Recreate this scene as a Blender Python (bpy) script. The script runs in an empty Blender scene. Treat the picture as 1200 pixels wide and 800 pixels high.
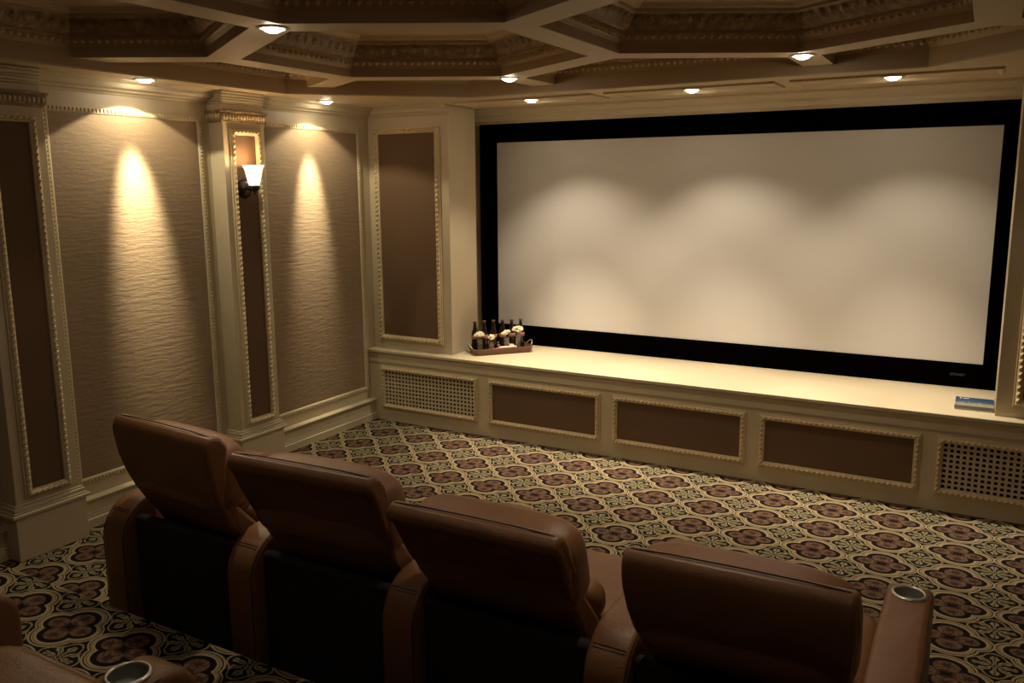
import bpy, bmesh, math, random
from mathutils import Vector, Matrix
random.seed(4)
C = bpy.context.scene.collection
PI = math.pi

# ---------------------------------------------------------------- camera
cam_d = bpy.data.cameras.new('camera')
cam = bpy.data.objects.new('camera', cam_d); C.objects.link(cam)
F_PX, CY = 979.4, 382.0
yaw, pitch, roll = math.radians(29.632), math.radians(9.611), math.radians(-0.404)
cam_d.sensor_fit = 'HORIZONTAL'; cam_d.sensor_width = 36.0
cam_d.lens = F_PX * 36.0 / 1200.0
cam_d.shift_y = -(400 - CY) / 1200.0
cam_d.clip_start = 0.05
fw = Vector((-math.sin(yaw), math.cos(yaw), 0)); rt = Vector((math.cos(yaw), math.sin(yaw), 0)); up = Vector((0, 0, 1))
f2 = fw * math.cos(pitch) - up * math.sin(pitch); u2 = up * math.cos(pitch) + fw * math.sin(pitch)
r3 = rt * math.cos(roll) + u2 * math.sin(roll); u3 = u2 * math.cos(roll) - rt * math.sin(roll)
M = Matrix((r3, u3, -f2)).transposed().to_4x4(); M.translation = Vector((0, 0, 1.75))
cam.matrix_world = M
bpy.context.scene.camera = cam

# ---------------------------------------------------------------- world, exposure, light levels
w = bpy.data.worlds.new('world'); bpy.context.scene.world = w; w.use_nodes = True
w.node_tree.nodes['Background'].inputs[0].default_value = (0.003, 0.0025, 0.0018, 1)
w.node_tree.nodes['Background'].inputs[1].default_value = 1.0
vs = bpy.context.scene.view_settings
vs.view_transform = 'Standard'; vs.look = 'None'; vs.gamma = 1.0; vs.use_curve_mapping = False
vs.exposure = -0.08
WARM = (1.0, 0.82, 0.58)
WARMW = (1.0, 0.90, 0.62)
# downlights: x, y, z, core watts, spill watts
Z_SOF = 2.295
Z_BEAM = 2.33
WALL_LIGHTS = [(-3.82, 2.93), (-3.82, 4.29)]
SCREEN_LIGHTS = [(-2.66, 4.95), (-1.585, 4.95), (-0.50, 4.95)]
COFFER_LIGHTS = [(-2.37, 4.155), (-0.81, 4.155), (-2.37, 2.385), (-0.81, 2.385)]

# ---------------------------------------------------------------- node helpers
class V:
    """small expression wrapper round shader math nodes"""
    def __init__(s, nt, sock): s.nt = nt; s.s = sock
    def _m(s, op, *a, clamp=False):
        n = s.nt.nodes.new('ShaderNodeMath'); n.operation = op; n.use_clamp = clamp
        for i, v in enumerate((s,) + a):
            if isinstance(v, V): s.nt.links.new(v.s, n.inputs[i])
            else: n.inputs[i].default_value = v
        return V(s.nt, n.outputs[0])
    def __add__(s, o): return s._m('ADD', o)
    __radd__ = __add__
    def __sub__(s, o): return s._m('SUBTRACT', o)
    def __rsub__(s, o): return s._m('MULTIPLY', -1.0)._m('ADD', o)
    def __mul__(s, o): return s._m('MULTIPLY', o)
    __rmul__ = __mul__
    def __truediv__(s, o): return s._m('DIVIDE', o)
    def floor(s): return s._m('FLOOR')
    def abs(s): return s._m('ABSOLUTE')
    def sqrt(s): return s._m('SQRT')
    def cos(s): return s._m('COSINE')
    def sin(s): return s._m('SINE')
    def min(s, o): return s._m('MINIMUM', o)
    def max(s, o): return s._m('MAXIMUM', o)
    def atan2(s, o): return s._m('ARCTAN2', o)
    def lt(s, o, soft=0.008): return ((s * -1.0 + o) / soft + 0.5)._m('ADD', 0.0, clamp=True)
    def gt(s, o, soft=0.008): return ((s - o) / soft + 0.5)._m('ADD', 0.0, clamp=True)

def new_mat(name):
    m = bpy.data.materials.new(name); m.use_nodes = True
    nt = m.node_tree; b = nt.nodes['Principled BSDF']
    return m, nt, b

def objcoord(nt):
    t = nt.nodes.new('ShaderNodeTexCoord'); return t.outputs['Object']

def worldpos(nt):
    g = nt.nodes.new('ShaderNodeNewGeometry'); return g.outputs['Position']

def noise(nt, vec, scale, detail=3, stretch=None, rough=0.5):
    if stretch:
        mp = nt.nodes.new('ShaderNodeMapping'); nt.links.new(vec, mp.inputs[0]); mp.inputs['Scale'].default_value = stretch; vec = mp.outputs[0]
    n = nt.nodes.new('ShaderNodeTexNoise'); n.inputs['Scale'].default_value = scale; n.inputs['Detail'].default_value = detail
    n.inputs['Roughness'].default_value = rough
    nt.links.new(vec, n.inputs['Vector']); return V(nt, n.outputs['Fac'])

def mix(nt, fac, a, b):
    n = nt.nodes.new('ShaderNodeMix'); n.data_type = 'RGBA'
    if isinstance(fac, V): nt.links.new(fac.s, n.inputs[0])
    else: n.inputs[0].default_value = fac
    for k, v in ((6, a), (7, b)):
        if isinstance(v, tuple): n.inputs[k].default_value = (*v, 1)
        else: nt.links.new(v, n.inputs[k])
    return n.outputs[2]

def bump(nt, b, h, dist, strength=1.0):
    n = nt.nodes.new('ShaderNodeBump'); n.inputs['Strength'].default_value = strength; n.inputs['Distance'].default_value = dist
    nt.links.new(h.s, n.inputs['Height']); nt.links.new(n.outputs[0], b.inputs['Normal'])

def paint(name, col, rough=0.45, var=0.06, bumpd=0.0, metal=0.0, nscale=6):
    m, nt, b = new_mat(name)
    f = noise(nt, worldpos(nt), nscale)
    nt.links.new(mix(nt, f, tuple(c * (1 - var) for c in col), tuple(min(1, c * (1 + var)) for c in col)), b.inputs['Base Color'])
    b.inputs['Roughness'].default_value = rough; b.inputs['Metallic'].default_value = metal
    if bumpd: bump(nt, b, noise(nt, worldpos(nt), 120), bumpd)
    return m

MT = {}
MT['cream'] = paint('cream paint', (0.51, 0.425, 0.285), 0.42)
MT['ceiling_cream'] = paint('ceiling paint', (0.50, 0.40, 0.255), 0.55)
MT['black'] = paint('black velvet', (0.0012, 0.0008, 0.0008), 1.0)
MT['black'].node_tree.nodes['Principled BSDF'].inputs['Specular IOR Level'].default_value = 0.0
MT['vent_shade'] = paint('vent cavity shade', (0.004, 0.003, 0.002), 0.9)  # near-black tone for the shade behind the grilles
MT['bronze'] = paint('dark bronze', (0.035, 0.018, 0.010), 0.38, metal=0.6)
MT['steel'] = paint('brushed steel', (0.62, 0.60, 0.55), 0.32, metal=0.9)
MT['steel_in'] = paint('satin cup metal', (0.30, 0.30, 0.27), 0.5, metal=0.6)
MT['ring'] = paint('white lamp trim', (0.7, 0.62, 0.48), 0.4)
MT['wood'] = paint('tray wood', (0.13, 0.055, 0.028), 0.4, 0.3, nscale=40)
MT['wicker'] = paint('tray handle metal', (0.45, 0.38, 0.28), 0.35, metal=0.7)
MT['flower'] = paint('ivory petals', (0.70, 0.62, 0.42), 0.8, 0.45, nscale=130)  # strong noise darkens the colour to draw shaded gaps between petals
MT['pink'] = paint('pink paper', (0.75, 0.25, 0.21), 0.7, 0.15, nscale=60)
MT['pinkl'] = paint('pale pink paper', (0.80, 0.55, 0.42), 0.7, 0.1, nscale=60)
MT['label'] = paint('rose label', (0.36, 0.17, 0.135), 0.6, 0.1)
MT['cap'] = paint('dark bottle cap', (0.12, 0.035, 0.022), 0.4)
MT['cork'] = paint('cork', (0.42, 0.32, 0.16), 0.8, 0.2, nscale=200)
MT['stem'] = paint('green stems', (0.06, 0.08, 0.03), 0.7)
MT['greytext'] = paint('grey lettering', (0.05, 0.055, 0.045), 0.6)
MT['pages'] = paint('paper pages', (0.55, 0.5, 0.4), 0.8)
MT['whiteprint'] = paint('white print', (0.75, 0.75, 0.75), 0.6)

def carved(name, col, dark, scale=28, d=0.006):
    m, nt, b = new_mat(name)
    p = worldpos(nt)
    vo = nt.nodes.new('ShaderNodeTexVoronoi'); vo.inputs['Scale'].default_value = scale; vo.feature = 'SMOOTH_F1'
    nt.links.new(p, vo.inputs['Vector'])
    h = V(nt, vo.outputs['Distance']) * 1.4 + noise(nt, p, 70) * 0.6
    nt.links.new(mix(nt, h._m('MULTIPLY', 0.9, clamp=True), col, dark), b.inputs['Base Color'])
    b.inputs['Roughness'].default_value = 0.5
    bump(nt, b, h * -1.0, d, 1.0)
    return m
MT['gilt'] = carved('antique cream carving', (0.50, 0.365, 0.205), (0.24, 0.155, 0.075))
MT['bead'] = paint('carved frame paint', (0.56, 0.44, 0.26), 0.45, 0.15, nscale=90)
MT['fascia'] = paint('fascia shade and glaze tone', (0.38, 0.265, 0.145), 0.5)  # shadow on cream bands put into this brown; glaze colour on the bead cornices

def fabric(name, col):
    m, nt, b = new_mat(name)
    p = worldpos(nt)
    n1 = noise(nt, p, 9, 5, (1, 1, 6), 0.6)
    n2 = noise(nt, p, 60, 3, (1, 1, 4))
    nt.links.new(mix(nt, n2, tuple(c * 0.9 for c in col), tuple(c * 1.1 for c in col)), b.inputs['Base Color'])
    b.inputs['Roughness'].default_value = 0.75
    b.inputs['Sheen Weight'].default_value = 0.1
    bump(nt, b, n1 + n2 * 0.25, 0.012, 0.28)
    return m
MT['fabric'] = fabric('taupe wall fabric', (0.245, 0.162, 0.090))
MT['fabric_dark'] = paint('brown panel fabric', (0.125, 0.068, 0.032), 0.8, 0.05)

def leather(name, col):
    m, nt, b = new_mat(name)
    p = objcoord(nt)
    n1 = noise(nt, p, 7, 4)
    nt.links.new(mix(nt, n1, tuple(c * 0.8 for c in col), tuple(c * 1.25 for c in col)), b.inputs['Base Color'])
    b.inputs['Roughness'].default_value = 0.42
    vo = nt.nodes.new('ShaderNodeTexVoronoi'); vo.inputs['Scale'].default_value = 260; nt.links.new(p, vo.inputs['Vector'])
    bump(nt, b, V(nt, vo.outputs['Distance']) * 0.25 + n1 * 3.0 + noise(nt, p, 25, 3) * 0.8, 0.003, 0.6)
    return m
MT['leather'] = leather('tan brown leather', (0.205, 0.092, 0.038))
MT['dust'] = paint('black lining fabric', (0.012, 0.007, 0.005), 0.9)
MT['seam'] = paint('dark seam', (0.02, 0.008, 0.004), 0.7)

def screen_mat():
    m, nt, b = new_mat('matte screen fabric')
    f = noise(nt, worldpos(nt), 1.5)
    nt.links.new(mix(nt, f, (0.60, 0.565, 0.525), (0.63, 0.595, 0.555)), b.inputs['Base Color'])
    b.inputs['Roughness'].default_value = 0.8
    return m
MT['screen'] = screen_mat()

def glass_mat(name, col, rough=0.03):
    m, nt, b = new_mat(name)
    b.inputs['Base Color'].default_value = (*col, 1); b.inputs['Roughness'].default_value = rough
    b.inputs['Transmission Weight'].default_value = 0.9; b.inputs['IOR'].default_value = 1.45
    return m
MT['glass'] = glass_mat('clear glass', (0.9, 0.9, 0.85))
MT['cola'] = paint('dark cola glass', (0.012, 0.006, 0.003), 0.08)

def emit(name, col, st):
    m, nt, b = new_mat(name)
    b.inputs['Base Color'].default_value = (*col, 1)
    b.inputs['Emission Color'].default_value = (*col, 1); b.inputs['Emission Strength'].default_value = st
    return m
MT['lens'] = emit('lit lamp lens', (1.0, 0.88, 0.68), 75.0)
MT['shade'] = emit('lit frosted glass shade', (1.0, 0.88, 0.68), 1.5)

def carpet(name, x0, y0):
    m, nt, b = new_mat(name)
    sp = nt.nodes.new('ShaderNodeSeparateXYZ'); nt.links.new(worldpos(nt), sp.inputs[0])
    X = V(nt, sp.outputs[0]); Y = V(nt, sp.outputs[1])
    wob = noise(nt, worldpos(nt), 90, 2)
    u = (X - x0) / 0.3045; v = (Y - y0) / 0.283
    u = u + (wob - 0.5) * 0.02
    px = u - (u + 0.5).floor(); py = v - (v + 0.5).floor()
    ax = px.abs(); ay = py.abs()
    def circ(cx, cy, r):
        a = ax - cx; c = ay - cy
        return (a * a + c * c).sqrt() - r
    # quatrefoil: pointed side lobes, broad top lobes
    side = ((ax - 0.20) * (ax - 0.20) + ay * ay * 1.5).sqrt() - 0.212
    top = (ax * ax * 0.80 + (ay - 0.185) * (ay - 0.185)).sqrt() - 0.205
    d = side.min(top)
    medal = d.lt(0.0)
    black_rim = d.gt(-0.070) * medal
    band = (d.lt(0.058) * d.gt(0.0)).max((d - 0.086).abs().lt(0.012))
    line = (d - 0.036).abs().lt(0.0055)
    # petals inside the medallion
    def lobe_tex(cx, cy, k, R):
        a = ax - cx; c = ay - cy
        r = (a * a + c * c).sqrt(); th = c.atan2(a)
        return ((th * k).cos() * 0.25 + (r * (24.0)).cos() * 0.6 + 0.45).lt(0.55, 0.5) * r.lt(R, 0.02)
    inner = lobe_tex(0.235, 0.0, 5.0, 0.135).max(lobe_tex(0.0, 0.215, 6.0, 0.175))
    rc = (px * px + py * py).sqrt(); thc = py.atan2(px)
    centre = rc.lt(0.105, 0.02)
    cpet = ((thc * 8.0).cos() * 0.5 + (rc * 70.0).cos() * 0.5 + 0.5).lt(0.7, 0.5)
    # leaf motif at the cell corners
    qx = ax - 0.5; qy = ay - 0.5
    rq = (qx * qx + qy * qy).sqrt(); thq = qy.atan2(qx)
    wave = (rq * 42.0).sin()
    petal = ((thq * 8.0 + wave * 0.7).cos() - (rq * 1.6)).gt(-0.55, 0.25) * rq.gt(0.05, 0.01) * (rq + (thq * 8.0).cos() * -0.035).lt(0.215, 0.012)
    vein = (thq * 8.0).cos().gt(0.90, 0.06) * rq.gt(0.08, 0.02)
    rosette = (rq - 0.030).abs().lt(0.009, 0.008)
    curl = ((thq * 4.0 + 3.14159).cos() * 0.045 + rq - 0.265).abs().lt(0.012, 0.01)
    leaf = (petal * (vein * -0.7 + 1.0)).max(rosette).max(curl)
    nn = noise(nt, worldpos(nt), 150, 2)
    leaf = leaf * (nn * 2.2 - 0.35)._m('ADD', 0.0, clamp=True)
    beige = (0.37, 0.285, 0.165); dark = (0.010, 0.007, 0.006); green = (0.36, 0.30, 0.17)
    rose = (0.12, 0.062, 0.040); rose2 = (0.195, 0.118, 0.072); maroon = (0.055, 0.027, 0.018)
    col = mix(nt, leaf, dark, green)
    med = mix(nt, inner, maroon, rose2)
    med = mix(nt, centre, med, mix(nt, cpet, maroon, rose))
    med = mix(nt, (noise(nt, worldpos(nt), 75, 3) * 2.6 - 0.85)._m('ADD', 0.0, clamp=True), med, maroon)
    med = mix(nt, black_rim, med, dark)
    col = mix(nt, medal, col, med)
    col = mix(nt, band, col, beige)
    col = mix(nt, line, col, (0.15, 0.11, 0.06))
    nt.links.new(col, b.inputs['Base Color'])
    b.inputs['Roughness'].default_value = 0.95; b.inputs['Specular IOR Level'].default_value = 0.1
    bump(nt, b, noise(nt, worldpos(nt), 350, 2) , 0.004, 0.6)
    return m
MT['carpet'] = carpet('patterned carpet', -0.012, 4.585)
MT['carpet_up'] = carpet('patterned carpet on riser', -0.05, 1.645)

def cover_mat():
    m, nt, b = new_mat('printed skyline cover')
    t = nt.nodes.new('ShaderNodeTexCoord'); sp = nt.nodes.new('ShaderNodeSeparateXYZ'); nt.links.new(t.outputs['Generated'], sp.inputs[0])
    x = V(nt, sp.outputs[0]); y = V(nt, sp.outputs[1])
    n = noise(nt, t.outputs['Generated'], 14, 4, (2.2, 0.2, 0.2))
    hgt = n * 0.75 + 0.15
    build = y.lt(hgt, 0.02) * y.gt(0.22, 0.02)
    sky = mix(nt, y, (0.08, 0.13, 0.20), (0.012, 0.035, 0.10))
    wn = noise(nt, t.outputs['Generated'], 60, 2)
    col = mix(nt, build, sky, mix(nt, wn, (0.08, 0.07, 0.05), (0.42, 0.38, 0.28)))
    col = mix(nt, y.lt(0.22, 0.02), col, (0.05, 0.047, 0.037))
    nt.links.new(col, b.inputs['Base Color']); b.inputs['Roughness'].default_value = 0.35
    return m
MT['cover'] = cover_mat()

# ---------------------------------------------------------------- mesh helpers
def obj(name, bm, mat, parent=None, smooth=False, bevel=0, seg=2, loc=None):
    me = bpy.data.meshes.new(name)
    bmesh.ops.recalc_face_normals(bm, faces=bm.faces)
    bm.to_mesh(me); bm.free()
    if isinstance(mat, str): mat = MT[mat]
    me.materials.append(mat)
    o = bpy.data.objects.new(name, me); C.objects.link(o)
    if loc: o.location = loc
    if smooth:
        for p in me.polygons: p.use_smooth = True
    if bevel:
        md = o.modifiers.new('bevel', 'BEVEL'); md.width = bevel; md.segments = seg; md.limit_method = 'ANGLE'; md.angle_limit = 0.6
        for p in me.polygons: p.use_smooth = True
        me.set_sharp_from_angle(angle=0.9) if hasattr(me, 'set_sharp_from_angle') else None
    if parent: o.parent = parent
    return o

def tag(o, label=None, cat=None, group=None, kind=None):
    if label: o['label'] = label
    if cat: o['category'] = cat
    if group: o['group'] = group
    if kind: o['kind'] = kind
    return o

def empty(name, loc=(0, 0, 0), rz=0, parent=None):
    o = bpy.data.objects.new(name, None); o.empty_display_size = 0.1; C.objects.link(o)
    o.location = loc; o.rotation_euler = (0, 0, rz)
    if parent: o.parent = parent
    return o

def bx(bm, x0, x1, y0, y1, z0, z1, mtx=None):
    vs_ = [bm.verts.new((x, y, z)) for x in (x0, x1) for y in (y0, y1) for z in (z0, z1)]
    for f in ((0, 1, 3, 2), (4, 6, 7, 5), (0, 4, 5, 1), (2, 3, 7, 6), (0, 2, 6, 4), (1, 5, 7, 3)):
        bm.faces.new([vs_[i] for i in f])
    if mtx: bmesh.ops.transform(bm, matrix=mtx, verts=vs_)
    return vs_

def box(x0, x1, y0, y1, z0, z1):
    bm = bmesh.new(); bx(bm, x0, x1, y0, y1, z0, z1); return bm

def prism(bm, pts, axis, a, b):
    """extrude a 2D polygon along axis from a to b; pts are the other two coordinates in x,y,z order"""
    def mk(p, t):
        if axis == 'x': return (t, p[0], p[1])
        if axis == 'y': return (p[0], t, p[1])
        return (p[0], p[1], t)
    A = [bm.verts.new(mk(p, a)) for p in pts]; B = [bm.verts.new(mk(p, b)) for p in pts]
    n = len(pts)
    for i in range(n): bm.faces.new((A[i], A[(i + 1) % n], B[(i + 1) % n], B[i]))
    bm.faces.new(A); bm.faces.new(B[::-1])

def lathe(bm, prof, c=(0, 0, 0), n=24):
    rings = []
    for r, z in prof:
        if r < 1e-6: rings.append([bm.verts.new((c[0], c[1], c[2] + z))])
        else: rings.append([bm.verts.new((c[0] + r * math.cos(2 * PI * i / n), c[1] + r * math.sin(2 * PI * i / n), c[2] + z)) for i in range(n)])
    for a, b in zip(rings, rings[1:]):
        for i in range(n):
            j = (i + 1) % n
            if len(a) == 1 and len(b) == 1: continue
            if len(a) == 1: bm.faces.new((a[0], b[i], b[j]))
            elif len(b) == 1: bm.faces.new((a[i], a[j], b[0]))
            else: bm.faces.new((a[i], a[j], b[j], b[i]))

def tube(bm, pts, r, n=6, closed=False):
    pts = [Vector(p) for p in pts]; rings = []
    m = len(pts)
    for i, p in enumerate(pts):
        if closed: t = pts[(i + 1) % m] - pts[i - 1]
        else: t = pts[min(i + 1, m - 1)] - pts[max(i - 1, 0)]
        t.normalize()
        a = t.cross(Vector((0, 0, 1)))
        if a.length < 1e-3: a = t.cross(Vector((1, 0, 0)))
        a.normalize(); b = t.cross(a)
        rings.append([bm.verts.new(p + (a * math.cos(2 * PI * k / n) + b * math.sin(2 * PI * k / n)) * r) for k in range(n)])
    pairs = list(zip(rings, rings[1:])) + ([(rings[-1], rings[0])] if closed else [])
    for A, B in pairs:
        for k in range(n): bm.faces.new((A[k], A[(k + 1) % n], B[(k + 1) % n], B[k]))
    if not closed: bm.faces.new(rings[0][::-1]); bm.faces.new(rings[-1])

def blob(bm, c, s, sub=1, mtx=None):
    """small ellipsoid"""
    r = bmesh.ops.create_icosphere(bm, subdivisions=sub, radius=1.0)
    m = Matrix.Translation(c) @ (mtx or Matrix.Identity(4)) @ Matrix.Diagonal((*s, 1))
    bmesh.ops.transform(bm, matrix=m, verts=r['verts'])

def pillow(bm, c, h, p=5.0, n=8, mtx=None, shape=None):
    """puffed box: half sizes h, squareness p; shape(v) may bend the unit form"""
    idx = {}
    N = n + 1
    faces = []
    def vert(i, j, k):
        key = (i, j, k)
        if key not in idx: idx[key] = bm.verts.new((2 * i / N - 1, 2 * j / N - 1, 2 * k / N - 1))
        return idx[key]
    for i in range(N):
        for j in range(N):
            for e in (0, N):
                faces.append([(e, i, j), (e, i + 1, j), (e, i + 1, j + 1), (e, i, j + 1)])
                faces.append([(i, e, j), (i + 1, e, j), (i + 1, e, j + 1), (i, e, j + 1)])
                faces.append([(i, j, e), (i + 1, j, e), (i + 1, j + 1, e), (i, j + 1, e)])
    for f in faces: bm.faces.new([vert(*q) for q in f])
    vs_ = list(idx.values())
    for v in vs_:
        x, y, z = v.co
        # even out the sampling then project on the superellipsoid
        x, y, z = [math.copysign(abs(t) ** 0.9, t) for t in (x, y, z)]
        L = (abs(x) ** p + abs(y) ** p + abs(z) ** p) ** (1 / p)
        u = Vector((x / L, y / L, z / L))
        if shape: u = shape(u)
        v.co = Vector((u.x * h[0], u.y * h[1], u.z * h[2]))
    m = Matrix.Translation(c) @ (mtx or Matrix.Identity(4))
    bmesh.ops.transform(bm, matrix=m, verts=list(vs_))

def frame_sweep(bm, o, ux, uy, n, w, h, prof):
    """mitred moulding round a w x h rectangle. prof: (distance inwards from the outer edge, height off the wall)"""
    o, ux, uy, n = Vector(o), Vector(ux), Vector(uy), Vector(n)
    rings = []
    for d, z in prof:
        rings.append([bm.verts.new(o + ux * a + uy * b + n * z) for a, b in ((d, d), (w - d, d), (w - d, h - d), (d, h - d))])
    for A, B in zip(rings, rings[1:]):
        for k in range(4): bm.faces.new((A[k], A[(k + 1) % 4], B[(k + 1) % 4], B[k]))

def frame_beads(bm, o, ux, uy, n, w, h, d, pitch, size, proud, twist=0.0, kind='blob'):
    o, ux, uy, n = Vector(o), Vector(ux), Vector(uy), Vector(n)
    for (sx, sy, ex, ey, a, b) in ((d, d, w - d, d, ux, uy), (d, h - d, w - d, h - d, ux, uy), (d, d, d, h - d, uy, ux), (w - d, d, w - d, h - d, uy, ux)):
        L = (ex - sx) + (ey - sy); k = max(1, int(round(L / pitch)))
        for i in range(k):
            t = (i + 0.5) / k
            p = o + ux * (sx + (ex - sx) * t) + uy * (sy + (ey - sy) * t) + n * proud
            R = Matrix((a, b, n)).transposed().to_4x4() @ Matrix.Rotation(twist, 4, 'Z')
            m = Matrix.Translation(p) @ R @ Matrix.Diagonal((*size, 1))
            if kind == 'blob':
                # six-sided bead, 8 faces
                vv = [bm.verts.new(m @ Vector(q)) for q in ((1, 0, 0), (.5, 1, 0), (-.5, 1, 0), (-1, 0, 0), (-.5, -1, 0), (.5, -1, 0), (.35, 0, 1), (-.35, 0, 1))]
                for f in ((0, 1, 6), (1, 2, 7, 6), (2, 3, 7), (3, 4, 7), (4, 5, 6, 7), (5, 0, 6)): bm.faces.new([vv[q] for q in f])
            else:
                bx(bm, -1, 1, -1, 1, -1, 1, m)

ROPE = [(0, 0), (0.002, 0.010), (0.008, 0.010), (0.010, 0.016), (0.016, 0.021), (0.024, 0.021), (0.030, 0.015), (0.036, 0.012), (0.038, 0.004)]
def ornate_frame(name, o, ux, uy, n, w, h, parent, panel=None, scale=1.0, panel_name='panel'):
    bm = bmesh.new()
    frame_sweep(bm, o, ux, uy, n, w, h, [(a * scale, b * scale) for a, b in ROPE])
    fr = obj(name, bm, 'bead', parent)
    bm = bmesh.new()
    frame_beads(bm, o, ux, uy, n, w, h, 0.020 * scale, 0.030 * scale, (0.016 * scale, 0.008 * scale, 0.010 * scale), 0.0185 * scale, 0.6)
    bd = obj('leaf_carving', bm, 'bead', fr); bd['kind'] = 'stuff'
    if panel:
        O, UX, UY, N = Vector(o), Vector(ux), Vector(uy), Vector(n)
        bm = bmesh.new(); d = 0.034 * scale
        c = [O + UX * a + UY * b for a, b in ((d, d), (w - d, d), (w - d, h - d), (d, h - d))]
        A = [bm.verts.new(q + N * 0.003) for q in c]; B = [bm.verts.new(q + N * 0.0005) for q in c]
        bm.faces.new(A); bm.faces.new(B[::-1])
        for k in range(4): bm.faces.new((A[k], A[(k + 1) % 4], B[(k + 1) % 4], B[k]))
        obj(panel_name, bm, panel, parent)
    return fr

XL, XR, YB, YF = -4.0, 0.80, -1.5, 4.92
Y_BENCH, Z_BENCH = 4.853, 0.541
AX0, AX1 = -3.295, 0.10
Y_SCR = 5.52

# ---------------------------------------------------------------- floor and riser
tag(obj('floor', box(XL - 0.1, XR + 0.1, 1.80, 5.7, -0.1, 0.0), 'carpet'), kind='structure')
tag(obj('floor_riser', box(XL - 0.1, XR + 0.1, YB - 0.1, 1.822, -0.1, 0.18), 'carpet_up', bevel=0.012), kind='structure')

# ---------------------------------------------------------------- left wall
wl = tag(obj('wall_left', box(XL - 0.12, XL, YB - 0.1, 5.7, -0.1, 2.75), 'cream'), kind='structure')
ux, uy, nn_ = (0, 1, 0), (0, 0, 1), (1, 0, 0)
DENT = [(0, 0), (0.0, 0.004), (0.006, 0.006), (0.012, 0.009), (0.020, 0.009), (0.026, 0.004), (0.028, 0.001)]
for (y0, y1) in ((2.475, 3.412), (3.858, 4.812), (0.10, 1.98), (-1.40, -0.25)):
    z0, z1 = (0.230, 2.142) if y0 > 2 else (0.42, 2.142)
    pn = obj('fabric_panel', box(XL, XL + 0.003, y0 + 0.012, y1 - 0.012, z0 + 0.012, z1 - 0.012), 'fabric', wl)
    bm = bmesh.new(); frame_sweep(bm, (XL, y0, z0), ux, uy, nn_, y1 - y0, z1 - z0, DENT)
    fr = obj('bead_frame', bm, 'cream', wl)
    bm = bmesh.new(); frame_beads(bm, (XL, y0, z0), ux, uy, nn_, y1 - y0, z1 - z0, 0.007, 0.021, (0.0055, 0.0075, 0.006), 0.008, 0, 'box')
    bd = obj('bead_row', bm, 'bead', fr); bd['kind'] = 'stuff'

def pilaster(yc, z_floor=0.0):
    p = empty('pilaster', (0, 0, 0), parent=wl)
    hw = 0.165
    xf = -3.885
    obj('shaft', box(XL, xf, yc - hw + 0.005, yc + hw - 0.005, z_floor + 0.20, 2.14), 'cream', p, bevel=0.003)
    bm = bmesh.new(); bx(bm, XL, xf + 0.018, yc - hw - 0.012, yc + hw + 0.012, z_floor, z_floor + 0.215)
    obj('plinth', bm, 'cream', p, bevel=0.002)
    bm = bmesh.new()
    z = z_floor
    for (pz0, pz1, ex) in ((0.215, 0.232, 0.030), (0.232, 0.242, 0.020), (0.242, 0.262, 0.014), (0.262, 0.272, 0.006)):
        bx(bm, XL, xf + ex, yc - hw - ex, yc + hw + ex, z + pz0, z + pz1)
    obj('plinth_moulding', bm, 'cream', p, bevel=0.004)
    # capital
    bm = bmesh.new()
    for (a, b, ex) in ((2.118, 2.128, 0.006), (2.128, 2.172, 0.010), (2.172, 2.186, 0.018)):
        bx(bm, XL, xf + ex, yc - hw - ex, yc + hw + ex, a, b)
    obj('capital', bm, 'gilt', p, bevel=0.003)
    bm = bmesh.new()
    for i in range(15):
        y = yc - hw + 2 * hw * (i + .5) / 15
        blob(bm, (xf + 0.012, y, 2.150), (0.010, 0.009, 0.016), 1)
    for i in range(5):
        blob(bm, (XL + 0.012 + 0.024 * i, yc - hw - 0.011, 2.150), (0.009, 0.008, 0.016), 1)
    o = obj('egg_and_dart', bm, 'bead', p); o['kind'] = 'stuff'
    bm = bmesh.new()
    for (z0_, z1_, e_) in ((2.186, 2.222, 0.010), (2.222, 2.234, 0.020), (2.234, 2.250, 0.028), (2.250, 2.262, 0.038), (2.262, 2.280, 0.044), (2.280, Z_SOF, 0.056)):
        bx(bm, XL, xf + 0.45 * e_, yc - hw - 0.12 * e_, yc + hw - 0.01, z0_, z1_)
    obj('crown_break', bm, 'cream', p, bevel=0.006)
    fr = empty('inset_panel', (0, 0, 0), parent=p)
    return p, xf
def pil_panel(p, xf, yc, z0=0.295, z1=2.085):
    o = (xf, yc - 0.118, z0); w_, h_ = 0.236, z1 - z0
    bm = bmesh.new(); frame_sweep(bm, o, ux, uy, nn_, w_, h_, ROPE); obj('panel_frame', bm, 'bead', p)
    bm = bmesh.new(); frame_beads(bm, o, ux, uy, nn_, w_, h_, 0.020, 0.030, (0.016, 0.008, 0.010), 0.018, 0.6)
    b = obj('leaf_carving', bm, 'bead', p); b['kind'] = 'stuff'
    obj('panel', box(xf, xf + 0.003, yc - 0.085, yc + 0.085, z0 + 0.033, z1 - 0.033), 'fabric_dark', p)
for yc in (3.632, 2.255):
    p, xf = pilaster(yc)
    bpy.data.objects.remove([c for c in p.children if c.name.startswith('inset_panel')][0])
    pil_panel(p, xf, yc)

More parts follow.
